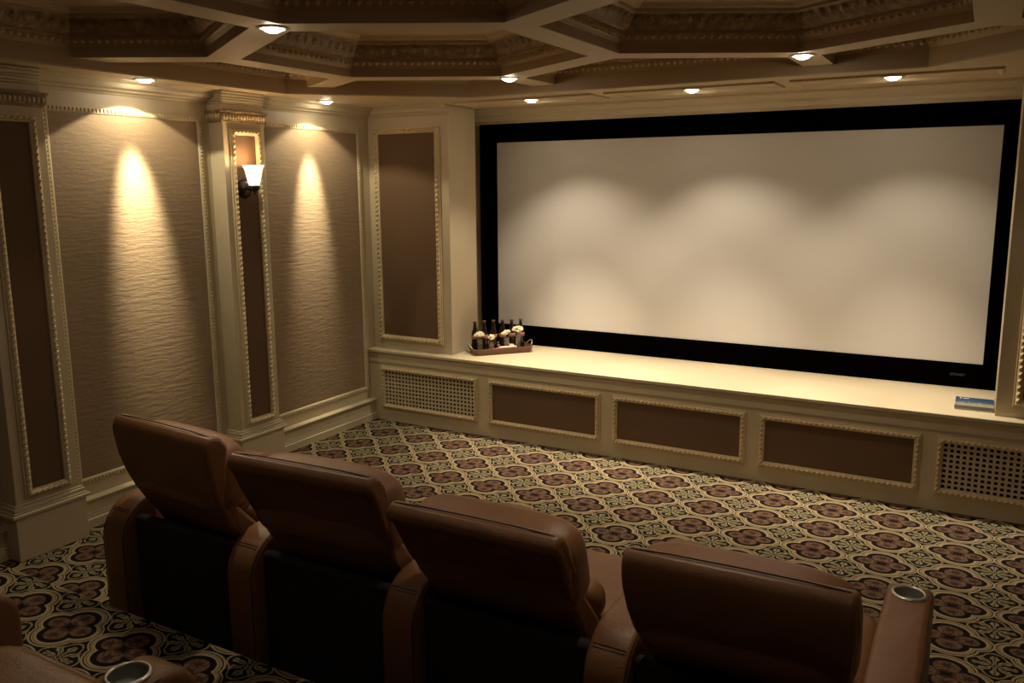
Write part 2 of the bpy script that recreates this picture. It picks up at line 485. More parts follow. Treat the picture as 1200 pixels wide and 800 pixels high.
# baseboards along the left wall
BASE = [(0.0, 0.0), (0.050, 0.0), (0.050, 0.045), (0.044, 0.050), (0.044, 0.060), (0.036, 0.064), (0.036, 0.074), (0.030, 0.078), (0.030, 0.134), (0.040, 0.139), (0.048, 0.143), (0.050, 0.151), (0.047, 0.155), (0.020, 0.158), (0.0, 0.158)]
bm = bmesh.new()
for a, b in ((2.432, 3.455), (3.809, Y_BENCH)):
    prism(bm, [(XL + x, z) for x, z in BASE], 'y', a, b)
prism(bm, [(XL + x, z) for x, z in BASE], 'y', 1.822, 2.078)
tag(obj('baseboard_left', bm, 'cream'), kind='structure')
bm = bmesh.new(); prism(bm, [(XL + x, z + 0.18) for x, z in BASE], 'y', YB, 1.822)
tag(obj('baseboard_left.001', bm, 'cream'), kind='structure')

# crown on the left wall and the front wall
CROWN = [(0.0, 2.222), (0.006, 2.222), (0.010, 2.232), (0.030, 2.238), (0.034, 2.246), (0.060, 2.254), (0.066, 2.264), (0.070, 2.278), (0.092, 2.284), (0.100, 2.288), (0.104, Z_SOF), (0.0, Z_SOF)]
bm = bmesh.new(); prism(bm, [(XL + x, z) for x, z in CROWN], 'y', YB, YF)
tag(obj('trim_1', bm, 'cream'), kind='structure')
bm = bmesh.new()
prism(bm, [(YF - x * 0.6, z) for x, z in CROWN], 'x', XL, AX0 + 0.012)
prism(bm, [(YF - x * 0.6, z) for x, z in CROWN], 'x', AX1 - 0.012, XR)
tag(obj('trim_2', bm, 'cream'), kind='structure')

# ---------------------------------------------------------------- other walls
wf = tag(obj('wall_front', box(XL - 0.1, XR + 0.1, 5.57, 5.7, -0.1, 2.75), 'cream'), kind='structure')
for (a, b) in ((XL, AX0), (AX1, XR)):
    s = obj('return_pier', box(a, b, YF, 5.27, Z_BENCH, Z_SOF), 'cream', wf, bevel=0.003)
ornate_frame('panel_frame', (-3.943, YF, 0.603), (1, 0, 0), (0, 0, 1), (0, -1, 0), 0.578, 1.552, wf, 'fabric_dark', 1.15)
ornate_frame('panel_frame', (0.175, YF, 0.603), (1, 0, 0), (0, 0, 1), (0, -1, 0), 0.578, 1.552, wf, 'fabric_dark', 1.15)
wr = tag(obj('wall_right', box(XR, XR + 0.12, YB - 0.1, 5.7, -0.1, 2.75), 'cream'), kind='structure')
for (y0, y1) in ((2.475, 3.412), (3.858, 4.812), (0.10, 1.98), (-1.40, -0.25)):
    obj('fabric_panel', box(XR - 0.003, XR, y0, y1, 0.42 if y0 < 2 else 0.24, 2.14), 'fabric', wr)
tag(obj('wall_back', box(XL - 0.1, XR + 0.1, YB - 0.12, YB, -0.1, 2.75), 'fabric'), kind='structure')

# ---------------------------------------------------------------- ceiling
ceil = tag(obj('ceiling', box(XL - 0.1, XR + 0.1, YB - 0.1, 5.7, 2.62, 2.75), 'ceiling_cream'), kind='structure')
TX0, TX1, TY0, TY1, CH = -3.68, 0.48, -1.15, 4.57, 0.79
SY = YF
def slab(name, polys, z0, z1, mat, parent):
    bm = bmesh.new()
    for p in polys: prism(bm, p, 'z', z0, z1)
    return obj(name, bm, mat, parent)
slab('perimeter_soffit', [
    [(XL, YB), (TX0, YB), (TX0, YF), (XL, YF)], [(TX1, YB), (XR, YB), (XR, YF), (TX1, YF)],
    [(TX0, TY1), (TX1, TY1), (TX1, YF), (TX0, YF)], [(TX0, YB), (TX1, YB), (TX1, TY0), (TX0, TY0)],
    [(TX0, TY1 - CH), (TX0 + CH, TY1), (TX0, TY1)], [(TX1, TY1 - CH), (TX1, TY1), (TX1 - CH, TY1)],
    [(TX0, TY0 + CH), (TX0, TY0), (TX0 + CH, TY0)], [(TX1, TY0 + CH), (TX1 - CH, TY0), (TX1, TY0)]], Z_SOF, 2.62, 'ceiling_cream', ceil)
obj('alcove_soffit', box(XL, XR, YF, 5.57, Z_SOF, 2.62), 'ceiling_cream', ceil)
# little lip round the tray edge
OCT = [(TX0 + CH, TY0), (TX1 - CH, TY0), (TX1, TY0 + CH), (TX1, TY1 - CH), (TX1 - CH, TY1), (TX0 + CH, TY1), (TX0, TY1 - CH), (TX0, TY0 + CH)]

def halfplanes(poly, tray):
    out = []
    n = len(poly); cx = sum(p[0] for p in poly) / n; cy = sum(p[1] for p in poly) / n
    for i in range(n):
        a = Vector(poly[i]); b = Vector(poly[(i + 1) % n]); d = (b - a).normalized(); nr = Vector((-d.y, d.x))
        if nr.dot(Vector((cx, cy)) - a) < 0: nr = -nr
        out.append((a, nr, tray))
    return out
def clip(poly, a, nr):
    out = []
    for i in range(len(poly)):
        p, q = poly[i], poly[(i + 1) % len(poly)]
        dp, dq = nr.dot(p - a), nr.dot(q - a)
        if dp >= 0: out.append(p)
        if (dp > 0 > dq) or (dp < 0 < dq): out.append(p + (q - p) * (dp / (dp - dq)))
    # drop doubles
    res = []
    for p in out:
        if not res or (p - res[-1]).length > 1e-5: res.append(p)
    if len(res) > 1 and (res[0] - res[-1]).length < 1e-5: res.pop()
    return res
def region(hps, off, bw):
    poly = [Vector(p) for p in ((-9, -9), (9, -9), (9, 9), (-9, 9))]
    for a, nr, tray in hps:
        poly = clip(poly, a + nr * (off + (0 if tray else bw)), nr)
        if len(poly) < 3: return []
    return poly
def hexpoly(cx, cy):
    return [(cx, cy + .885), (cx + .78, cy + .43), (cx + .78, cy - .43), (cx, cy - .885), (cx - .78, cy - .43), (cx - .78, cy + .43)]
PROF = [(0.003, Z_BEAM + 0.0005), (0.003, 2.372), (0.006, 2.376), (0.012, 2.386), (0.030, 2.404), (0.034, 2.408), (0.034, 2.420), (0.048, 2.424), (0.062, 2.440), (0.092, 2.482), (0.110, 2.488), (0.110, 2.500), (0.125, 2.506), (0.140, 2.522), (0.150, 2.526)]
octh = halfplanes(OCT, True)
BW = 0.075
cells = []
for row in range(-4, 2):
    cy = 3.27 + 1.315 * row
    for k in range(-2, 3):
        cx = (-2.37 + 1.56 * k) if row % 2 == 0 else (-3.15 + 1.56 * k)
        cells.append((cx, cy))
edges = {}
for cx, cy in cells:
    hp_ = hexpoly(cx, cy)
    for i in range(6):
        a, b = hp_[i], hp_[(i + 1) % 6]
        ka = (round(a[0], 3), round(a[1], 3)); kb = (round(b[0], 3), round(b[1], 3))
        edges[tuple(sorted((ka, kb)))] = 1
    hps = octh + halfplanes(hp_, False)
    base = region(hps, 0, BW)
    if len(base) < 3: continue
    area = abs(sum(base[i].x * base[(i + 1) % len(base)].y - base[(i + 1) % len(base)].x * base[i].y for i in range(len(base)))) / 2
    if area < 0.02: continue
    sc = 1.0
    while sc > 0.1 and len(region(hps, 0.15 * sc, BW)) != len(base): sc -= 0.08
    cof = empty('coffer', (0, 0, 0), parent=ceil)
    rings = [(region(hps, d * sc, BW), z) for d, z in PROF]
    if any(len(r) != len(base) for r, z in rings): rings = rings[:2]; 
    def strip(name, i0, i1, mat):
        bm = bmesh.new()
        vr = [[bm.verts.new((p.x, p.y, z)) for p in r] for r, z in rings[i0:i1 + 1]]
        for A, B in zip(vr, vr[1:]):
            for k in range(len(A)): bm.faces.new((A[k], A[(k + 1) % len(A)], B[(k + 1) % len(A)], B[k]))
        return obj(name, bm, mat, cof)
    if len(rings) > 3:
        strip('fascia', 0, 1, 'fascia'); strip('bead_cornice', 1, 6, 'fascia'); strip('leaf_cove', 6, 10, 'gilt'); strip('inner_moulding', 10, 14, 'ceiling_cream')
        bm = bmesh.new()
        r0, _ = rings[4]
        for i in range(len(r0)):
            a, b = r0[i], r0[(i + 1) % len(r0)]; L = (b - a).length; k = int(L / 0.036)
            for j in range(k):
                p = a + (b - a) * ((j + .5) / k); d = (b - a).normalized(); ang = math.atan2(d.y, d.x)
                m = Matrix.Translation((p.x, p.y, 2.397)) @ Matrix.Rotation(ang, 4, 'Z') @ Matrix.Diagonal((0.013, 0.012, 0.014, 1))
                vv = [bm.verts.new(m @ Vector(q)) for q in ((1, 0, 0), (0, 1, 0), (-1, 0, 0), (0, -1, 0), (0, 0, 1), (0, 0, -1))]
                for f in ((0, 1, 4), (1, 2, 4), (2, 3, 4), (3, 0, 4), (1, 0, 5), (2, 1, 5), (3, 2, 5), (0, 3, 5)): bm.faces.new([vv[q] for q in f])
        o = obj('egg_and_dart', bm, 'bead', cof); o['kind'] = 'stuff'
        # acanthus leaves in the cove
        bm = bmesh.new()
        r0 = region(hps, 0.072 * sc, BW)
        for i in range(len(r0)):
            a, b = r0[i], r0[(i + 1) % len(r0)]; L = (b - a).length; k = int(L / 0.055)
            for j in range(k):
                p = a + (b - a) * ((j + .5) / k); d = (b - a).normalized(); ang = math.atan2(d.y, d.x)
                m = Matrix.Translation((p.x, p.y, 2.455)) @ Matrix.Rotation(ang, 4, 'Z') @ Matrix.Rotation(-0.95 if True else 0, 4, 'X') @ Matrix.Diagonal((0.020, 0.008, 0.030, 1))
                vv = [bm.verts.new(m @ Vector(q)) for q in ((1, 0, 0.3), (0, 1, 0), (-1, 0, 0.3), (0, -1, 0), (0, 0, 1), (0, 0, -1))]
                for f in ((0, 1, 4), (1, 2, 4), (2, 3, 4), (3, 0, 4), (1, 0, 5), (2, 1, 5), (3, 2, 5), (0, 3, 5)): bm.faces.new([vv[q] for q in f])
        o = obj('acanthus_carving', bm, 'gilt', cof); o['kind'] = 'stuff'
    top, zt = rings[-1]
    bm = bmesh.new(); prism(bm, [(p.x, p.y) for p in top], 'z', zt, zt + 0.01)
    obj('coffer_panel', bm, 'ceiling_cream', cof)
for (a, b) in edges:
    a, b = Vector(a), Vector(b); d = (b - a).normalized(); nr = Vector((-d.y, d.x))
    if d.x and abs(d.x) > 1e-3: t = 0.0435
    else: t = 0.0435
    poly = [a, a + d * t - nr * BW, b - d * t - nr * BW, b, b - d * t + nr * BW, a + d * t + nr * BW]
    for p0, n0, _ in octh:
        poly = clip(poly, p0, n0)
        if len(poly) < 3: break
    if len(poly) < 3: continue
    bm = bmesh.new(); prism(bm, [(p.x, p.y) for p in poly], 'z', Z_BEAM, 2.56)
    obj('beam', bm, 'ceiling_cream', ceil)
# tray edge fascia below the beams
bm = bmesh.new()
_in = region(octh, 0.0022, 0)
vo_ = [[bm.verts.new((p.x, p.y, z)) for p in _in] for z in (Z_SOF - 0.001, Z_BEAM)]
for k in range(8): bm.faces.new((vo_[0][k], vo_[0][(k + 1) % 8], vo_[1][(k + 1) % 8], vo_[1][k]))
obj('tray_fascia', bm, 'fascia', ceil)
# lip bead on the soffit edge
bm = bmesh.new()
hpo = halfplanes(OCT, True)
outer = region([(a, n, True) for a, n, t in hpo], -0.030, 0)
inner = region([(a, n, True) for a, n, t in hpo], -0.004, 0)
if len(outer) == len(inner):
    A = [bm.verts.new((p.x, p.y, Z_SOF)) for p in outer]; B = [bm.verts.new((p.x, p.y, Z_SOF - 0.008)) for p in outer]
    D = [bm.verts.new((p.x, p.y, Z_SOF - 0.008)) for p in inner]; E_ = [bm.verts.new((p.x, p.y, Z_SOF)) for p in inner]
    for k in range(8):
        j = (k + 1) % 8
        bm.faces.new((A[k], A[j], B[j], B[k])); bm.faces.new((B[k], B[j], D[j], D[k])); bm.faces.new((D[k], D[j], E_[j], E_[k]))
obj('tray_lip', bm, 'ceiling_cream', ceil)
# applied frames on the soffit over the ledge
for (x0, x1) in ((-3.18, -2.17), (-2.09, -1.08), (-1.00, 0.01)):
    bm = bmesh.new(); frame_sweep(bm, (x0, 4.80, Z_SOF), (1, 0, 0), (0, 1, 0), (0, 0, -1), x1 - x0, 0.30, [(0, 0), (0.003, 0.012), (0.012, 0.014), (0.024, 0.008), (0.032, 0.0)])
    obj('soffit_frame', bm, 'ceiling_cream', ceil)
# crown at the back of the alcove, above the screen
bm = bmesh.new()
prism(bm, [(5.57, 2.195), (5.50, 2.195), (5.50, 2.215), (5.485, 2.222), (5.475, 2.235), (5.455, 2.242), (5.45, 2.255), (5.42, 2.270), (5.41, 2.280), (5.38, 2.285), (5.375, Z_SOF), (5.57, Z_SOF)], 'x', AX0 - 0.16, AX1 + 0.16)
tag(obj('trim_3', bm, 'cream'), kind='structure')

# ---------------------------------------------------------------- the ledge under the screen
led = empty('screen_ledge', (-1.6, Y_BENCH, 0))
tag(led, 'long cream built-in ledge with framed brown panels and vent grilles below the screen', 'ledge')
def L(o): o.parent = led; o.matrix_parent_inverse = Matrix.Translation((1.6, -Y_BENCH, 0)); return o
bm = bmesh.new()
VENTS = [(-3.892, -3.039), (-0.158, 0.695)]
yb0, yb1 = Y_BENCH, Y_BENCH + 0.03
zt_ = Z_BENCH - 0.022
# front board with real openings where the grilles sit
xs = [XL, VENTS[0][0] + 0.03, VENTS[0][1] - 0.03, VENTS[1][0] + 0.03, VENTS[1][1] - 0.03, XR]
for i in (0, 2, 4): bx(bm, xs[i], xs[i + 1], yb0, yb1, 0, zt_)
for i in (1, 3):
    bx(bm, xs[i], xs[i + 1], yb0, yb1, 0, 0.12); bx(bm, xs[i], xs[i + 1], yb0, yb1, 0.39, zt_)
L(obj('front_board', bm, 'cream'))
L(obj('vent_shade_sheet', box(XL + 0.01, XR - 0.01, Y_BENCH + 0.12, Y_BENCH + 0.13, 0.0, zt_), 'vent_shade'))  # dark sheet stands in for the shade of the hollow behind the grilles
bm = bmesh.new(); bx(bm, XL, XR, Y_BENCH - 0.022, 5.57, zt_, Z_BENCH)
L(obj('ledge_top', bm, 'cream', bevel=0.004))
L(obj('upper_rail', box(XL + 0.002, XR, Y_BENCH - 0.006, Y_BENCH, 0.445, zt_), 'cream'))
bm = bmesh.new()
for (x0, x1) in ((-2.955, -2.103), (-2.020, -1.165), (-1.091, -0.2275)):
    fr = ornate_frame('panel_frame', (x0, Y_BENCH, 0.093), (1, 0, 0), (0, 0, 1), (0, -1, 0), x1 - x0, 0.323, None, None, 0.95)
    pn = obj('inset_panel', box(x0 + 0.033, x1 - 0.033, Y_BENCH - 0.003, Y_BENCH - 0.0005, 0.126, 0.383), 'fabric_dark')
    L(fr); L(pn)
bm.free()
for (x0, x1) in VENTS:
    fr = ornate_frame('grille_frame', (x0, Y_BENCH, 0.093), (1, 0, 0), (0, 0, 1), (0, -1, 0), x1 - x0, 0.323, None, None, 0.95); L(fr)
    bm = bmesh.new()
    gx0, gx1, gz0, gz1 = x0 + 0.032, x1 - 0.032, 0.125, 0.384
    nx, nz = 26, 9
    px_, pz_ = (gx1 - gx0) / nx, (gz1 - gz0) / nz
    y0g, y1g = Y_BENCH - 0.002, Y_BENCH + 0.004
    cw, cz = px_ * 0.21, pz_ * 0.21
    for i in range(nx + 1):
        c = gx0 + i * px_; bx(bm, c - cw, c + cw, y0g, y1g, gz0, gz1)
    for j in range(nz + 1):
        c = gz0 + j * pz_; bx(bm, gx0, gx1, y0g + 0.0005, y1g, c - cz, c + cz)
    # rounded corners of each hole
    k_ = px_ * 0.10
    for i in range(nx):
        for j in range(nz):
            hx0, hx1 = gx0 + i * px_ + cw, gx0 + (i + 1) * px_ - cw; hz0, hz1 = gz0 + j * pz_ + cz, gz0 + (j + 1) * pz_ - cz
            for (qx, qz, sx, sz) in ((hx0, hz0, 1, 1), (hx1, hz0, -1, 1), (hx0, hz1, 1, -1), (hx1, hz1, -1, -1)):
                bm.faces.new([bm.verts.new((qx, y0g, qz)), bm.verts.new((qx + sx * k_, y0g, qz)), bm.verts.new((qx, y0g, qz + sz * k_))])
    L(obj('vent_lattice', bm, 'cream'))

# ---------------------------------------------------------------- projection screen
scr = empty('projection_screen', (-1.62, Y_SCR, Z_BENCH))
tag(scr, 'wide blank projection screen in a thick black velvet frame above the ledge', 'screen')
def S(o): o.parent = scr; o.matrix_parent_inverse = Matrix.Translation((1.62, -Y_SCR, -Z_BENCH)); return o
sx0, sx1, sz0, sz1 = -3.268, 0.030, 0.688, 2.060
bd_ = 0.145
bm = bmesh.new()
frame_sweep(bm, (sx0 - bd_, Y_SCR + 0.04, sz0 - bd_), (1, 0, 0), (0, 0, 1), (0, -1, 0), sx1 - sx0 + 2 * bd_, sz1 - sz0 + 2 * bd_,
            [(0, 0), (0, 0.035), (0.006, 0.04), (bd_ - 0.02, 0.04), (bd_ - 0.002, 0.030), (bd_, 0.028), (bd_, 0.0)])
S(obj('screen_frame', bm, 'black'))
S(obj('screen_fabric', box(sx0 - 0.01, sx1 + 0.01, Y_SCR + 0.016, Y_SCR + 0.030, sz0 - 0.01, sz1 + 0.01), 'screen'))
tc = bpy.data.curves.new('badge', 'FONT'); tc.body = 'STEWART'; tc.size = 0.022; tc.extrude = 0.0008; tc.align_x = 'CENTER'; tc.align_y = 'CENTER'
to = bpy.data.objects.new('frame_badge', tc); C.objects.link(to); to.location = (-0.096, Y_SCR - 0.001, 0.618); to.rotation_euler = (PI / 2, 0, 0)
tc.materials.append(MT['greytext']); to.scale = (0.82, 1, 1)
dg = bpy.context.evaluated_depsgraph_get(); me = bpy.data.meshes.new_from_object(to.evaluated_get(dg)); me.name = 'frame_badge'
mw = to.matrix_basis.copy(); bpy.data.objects.remove(to)
bo = bpy.data.objects.new('frame_badge', me); C.objects.link(bo); bo.location = (-0.096, Y_SCR - 0.001, 0.618); bo.rotation_euler = (PI / 2, 0, 0); bo.scale = (0.82, 1, 1)
S(bo); bo['label'] = 'small grey lettering at the lower right of the black frame'

# ---------------------------------------------------------------- downlights
def spot(name, loc, watts, deg, blend, col, parent, rad=0.02, tilt=(0, 0)):
    ld = bpy.data.lights.new(name, 'SPOT'); ld.energy = watts; ld.spot_size = math.radians(deg); ld.spot_blend = blend; ld.color = col; ld.shadow_soft_size = rad
    lo = bpy.data.objects.new(name, ld); C.objects.link(lo); lo.parent = parent; lo.location = loc; lo.rotation_euler = (tilt[0], tilt[1], 0)
    return lo
def downlight(x, y, z, label, core, spill, spill_deg=100, core_deg=50, group=None, tilt=(0, 0), col=WARM, rad=0.012, spill_blend=0.25, r=0.040, spill_tilt=(0, 0), core_rad=0.012):
    t = empty('downlight', (x, y, z)); tag(t, label, 'light', group)
    bm = bmesh.new(); lathe(bm, [(r * 1.0, 0.0), (r * 1.45, 0.0), (r * 1.45, -0.003), (r * 1.1, -0.006), (r * 0.98, -0.003), (r * 0.98, 0.0)], n=28)
    obj('trim_ring', bm, 'ring', t, smooth=True)
    bm = bmesh.new(); lathe(bm, [(0, -0.020), (r * 0.35, -0.0185), (r * 0.7, -0.013), (r * 0.95, -0.003), (r * 0.97, 0), (0, 0)], n=24)
    obj('lamp_lens', bm, 'lens', t, smooth=True)
    spot('core_beam', (0, 0, -0.026), core, core_deg, 1.0, col, t, max(rad, core_rad), tilt)
    spot('spill_beam', (0, 0, -0.024), spill, spill_deg, spill_blend, col, t, rad, spill_tilt)
    return t
downlight(*WALL_LIGHTS[0], Z_SOF, 'recessed downlight over the wide left wall panel nearer the camera', 430, 24, 122, 30, col=WARMW, tilt=(0.05, 0.265), spill_blend=0.08, core_rad=0.035)
downlight(*WALL_LIGHTS[1], Z_SOF, 'recessed downlight over the left wall panel beside the front corner', 300, 24, 122, 30, col=WARMW, tilt=(0, 0.265), core_rad=0.035)
for (x, y), lb in zip(SCREEN_LIGHTS, ('leftmost of three soffit downlights above the ledge, over the drinks tray side', 'middle of three soffit downlights above the ledge', 'rightmost of three soffit downlights above the ledge, over the booklet side')):
    downlight(x, y, Z_SOF, lb, {-2.66: 240, -1.585: 200, -0.50: 170}[x], {-2.66: 44, -1.585: 44, -0.50: 30}[x], 106, 60, spill_blend=0.55, col=(1.0, 0.86, 0.66), tilt=(0, -0.08), spill_tilt=(0, -0.10))
for (x, y), lb in zip([(-3.15, 1.07), (-1.59, 1.07), (-0.03, 1.07)], ('downlight at the ceiling beam joint above the riser, nearest the left wall', 'downlight at the ceiling beam joint above the middle of the riser', 'downlight at the ceiling beam joint above the right part of the riser')):
    downlight(x, y, Z_BEAM, lb, 2.2, 0.15, 125, 66, rad=0.03)
for (x, y), lb in zip(COFFER_LIGHTS, ('downlight at the ceiling beam joint nearest the front left corner', 'downlight at the ceiling beam joint in front of the screen right half', 'downlight at the ceiling beam joint over the left front recliners', 'downlight at the ceiling beam joint over the right front recliners')):
    downlight(x, y, Z_BEAM, lb, 27 if x < -2 else 20, 9, 125, 74, rad=0.03)

# ---------------------------------------------------------------- sconce
sc_ = empty('wall_sconce', (-3.885, 3.60, 1.747)); tag(sc_, 'lit bronze wall sconce with frosted glass bell shade on the pilaster', 'lamp')
bm = bmesh.new(); lathe(bm, [(0, 0.030), (0.020, 0.028), (0.040, 0.020), (0.054, 0.007), (0.058, 0.0), (0, 0)], n=32)
bmesh.ops.rotate(bm, verts=bm.verts, cent=(0, 0, 0), matrix=Matrix.Rotation(PI / 2, 3, 'Y'))
obj('backplate', bm, 'bronze', sc_, smooth=True, loc=(0.002, 0.005, -0.012))
bm = bmesh.new(); tube(bm, [(0.02, 0, 0), (0.045, 0, -0.008), (0.07, 0.0, -0.014), (0.095, 0, -0.012)], 0.009, 10)
obj('arm', bm, 'bronze', sc_, smooth=True)
bm = bmesh.new(); lathe(bm, [(0, -0.045), (0.004, -0.044), (0.006, -0.036), (0.004, -0.030), (0.012, -0.026), (0.026, -0.018), (0.033, -0.004), (0.034, 0.008), (0.0, 0.008)], c=(0.095, 0, -0.002), n=24)
obj('shade_holder', bm, 'bronze', sc_, smooth=True)
bm = bmesh.new(); lathe(bm, [(0.030, 0.004), (0.037, 0.03), (0.044, 0.06), (0.050, 0.09), (0.053, 0.10), (0.060, 0.112), (0.062, 0.122), (0.058, 0.122), (0.055, 0.108), (0.046, 0.085), (0.034, 0.03), (0.026, 0.008)], c=(0.095, 0, 0.004), n=32)
obj('glass_shade', bm, 'shade', sc_, smooth=True)
bm = bmesh.new(); lathe(bm, [(0, 0.02), (0.012, 0.022), (0.02, 0.05), (0.016, 0.075), (0, 0.082)], c=(0.095, 0, 0.004), n=16)
obj('bulb', bm, 'lens', sc_, smooth=True)
pl = bpy.data.lights.new('sconce_glow', 'POINT'); pl.energy = 2.2; pl.color = (1.0, 0.66, 0.34); pl.shadow_soft_size = 0.03
po = bpy.data.objects.new('sconce_glow', pl); C.objects.link(po); po.parent = sc_; po.location = (0.095, 0, 0.135)

# ---------------------------------------------------------------- recliners
def arc(cx, cz, r, a0, a1, n):
    return [(cx + r * math.cos(math.radians(a0 + (a1 - a0) * i / n)), cz + r * math.sin(math.radians(a0 + (a1 - a0) * i / n))) for i in range(n + 1)]
ARM_H, ARM_L, ARM_W = 0.525, 0.83, 0.132
def arm_mesh(cup):
    prof = [(0.0, 0.02), (0.0, 0.36)] + arc(0.15, ARM_H - 0.15, 0.15, 180, 92, 8) + [(0.40, ARM_H + 0.004)] + arc(ARM_L - 0.09, ARM_H - 0.09, 0.09, 88, 0, 6) + [(ARM_L, 0.30), (ARM_L - 0.01, 0.02)]
    bm = bmesh.new(); prism(bm, prof, 'x', -ARM_W / 2, ARM_W / 2)
    bmesh.ops.recalc_face_normals(bm, faces=bm.faces)
    me = bpy.data.meshes.new('arm'); bm.to_mesh(me); bm.free(); me.materials.append(MT['leather'])
    o = bpy.data.objects.new('arm', me); C.objects.link(o)
    md = o.modifiers.new('b', 'BEVEL'); md.width = 0.022; md.segments = 4; md.limit_method = 'ANGLE'; md.angle_limit = 0.8
    cut = None
    if cup:
        bm = bmesh.new(); lathe(bm, [(0, -0.09), (0.041, -0.09), (0.041, 0.05), (0, 0.05)], c=(0, ARM_L - 0.135, ARM_H), n=32)
        bmesh.ops.recalc_face_normals(bm, faces=bm.faces)
        cm = bpy.data.meshes.new('c'); bm.to_mesh(cm); bm.free(); cut = bpy.data.objects.new('c', cm); C.objects.link(cut)
        b2 = o.modifiers.new('bo', 'BOOLEAN'); b2.operation = 'DIFFERENCE'; b2.object = cut; b2.solver = 'EXACT'
    dg = bpy.context.evaluated_depsgraph_get(); dg.update()
    me2 = bpy.data.meshes.new_from_object(o.evaluated_get(dg))
    bpy.data.objects.remove(o)
    if cut: bpy.data.objects.remove(cut)
    for p in me2.polygons: p.use_smooth = True
    me2.set_sharp_from_angle(angle=0.7)
    me2.name = 'arm'
    return me2
ARM_CUP = arm_mesh(True); ARM_PLAIN = arm_mesh(False)

def add_arm(root, x, cup):
    a = bpy.data.objects.new('arm', ARM_CUP if cup else ARM_PLAIN); C.objects.link(a); a.parent = root; a.location = (x, 0, 0)
    bm = bmesh.new()
    hw = ARM_W / 2 - 0.004
    # stitched seam across the rear curve and down both edges
    for off in (0.0, 0.007):
        z = ARM_H - 0.043 + off; y = 0.15 - math.sqrt(max(0, 0.15 ** 2 - (z - ARM_H + 0.15) ** 2)) - 0.001
        tube(bm, [(-hw * 0.80, y, z), (0, y, z), (hw * 0.80, y, z)], 0.0011, 5)
    for s in (-1, 1):
        pts = [(s * (hw - 0.002), y - 0.0, z) for y, z in [(0.004, 0.05), (0.004, 0.36)] + arc(0.15, ARM_H - 0.155, 0.146, 178, 95, 8) + [(0.40, ARM_H - 0.006), (ARM_L - 0.1, ARM_H - 0.008)]]
        tube(bm, pts, 0.0018, 5)
    obj('seam', bm, 'seam', a)
    if cup:
        cy = ARM_L - 0.135
        bm = bmesh.new(); lathe(bm, [(0.0405, -0.004), (0.0405, 0.005), (0.043, 0.008), (0.048, 0.007), (0.051, 0.002), (0.051, -0.004)], c=(0, cy, ARM_H + 0.001), n=36)
        r = obj('cup_holder_rim', bm, 'steel', a, smooth=True); r['label'] = 'brushed steel cup holder rim'
        bm = bmesh.new(); lathe(bm, [(0.040, 0.004), (0.0395, -0.02), (0.036, -0.030), (0.0, -0.030)], c=(0, cy, ARM_H), n=32)
        obj('cup_holder_well', bm, 'steel_in', a, smooth=True)
    return a

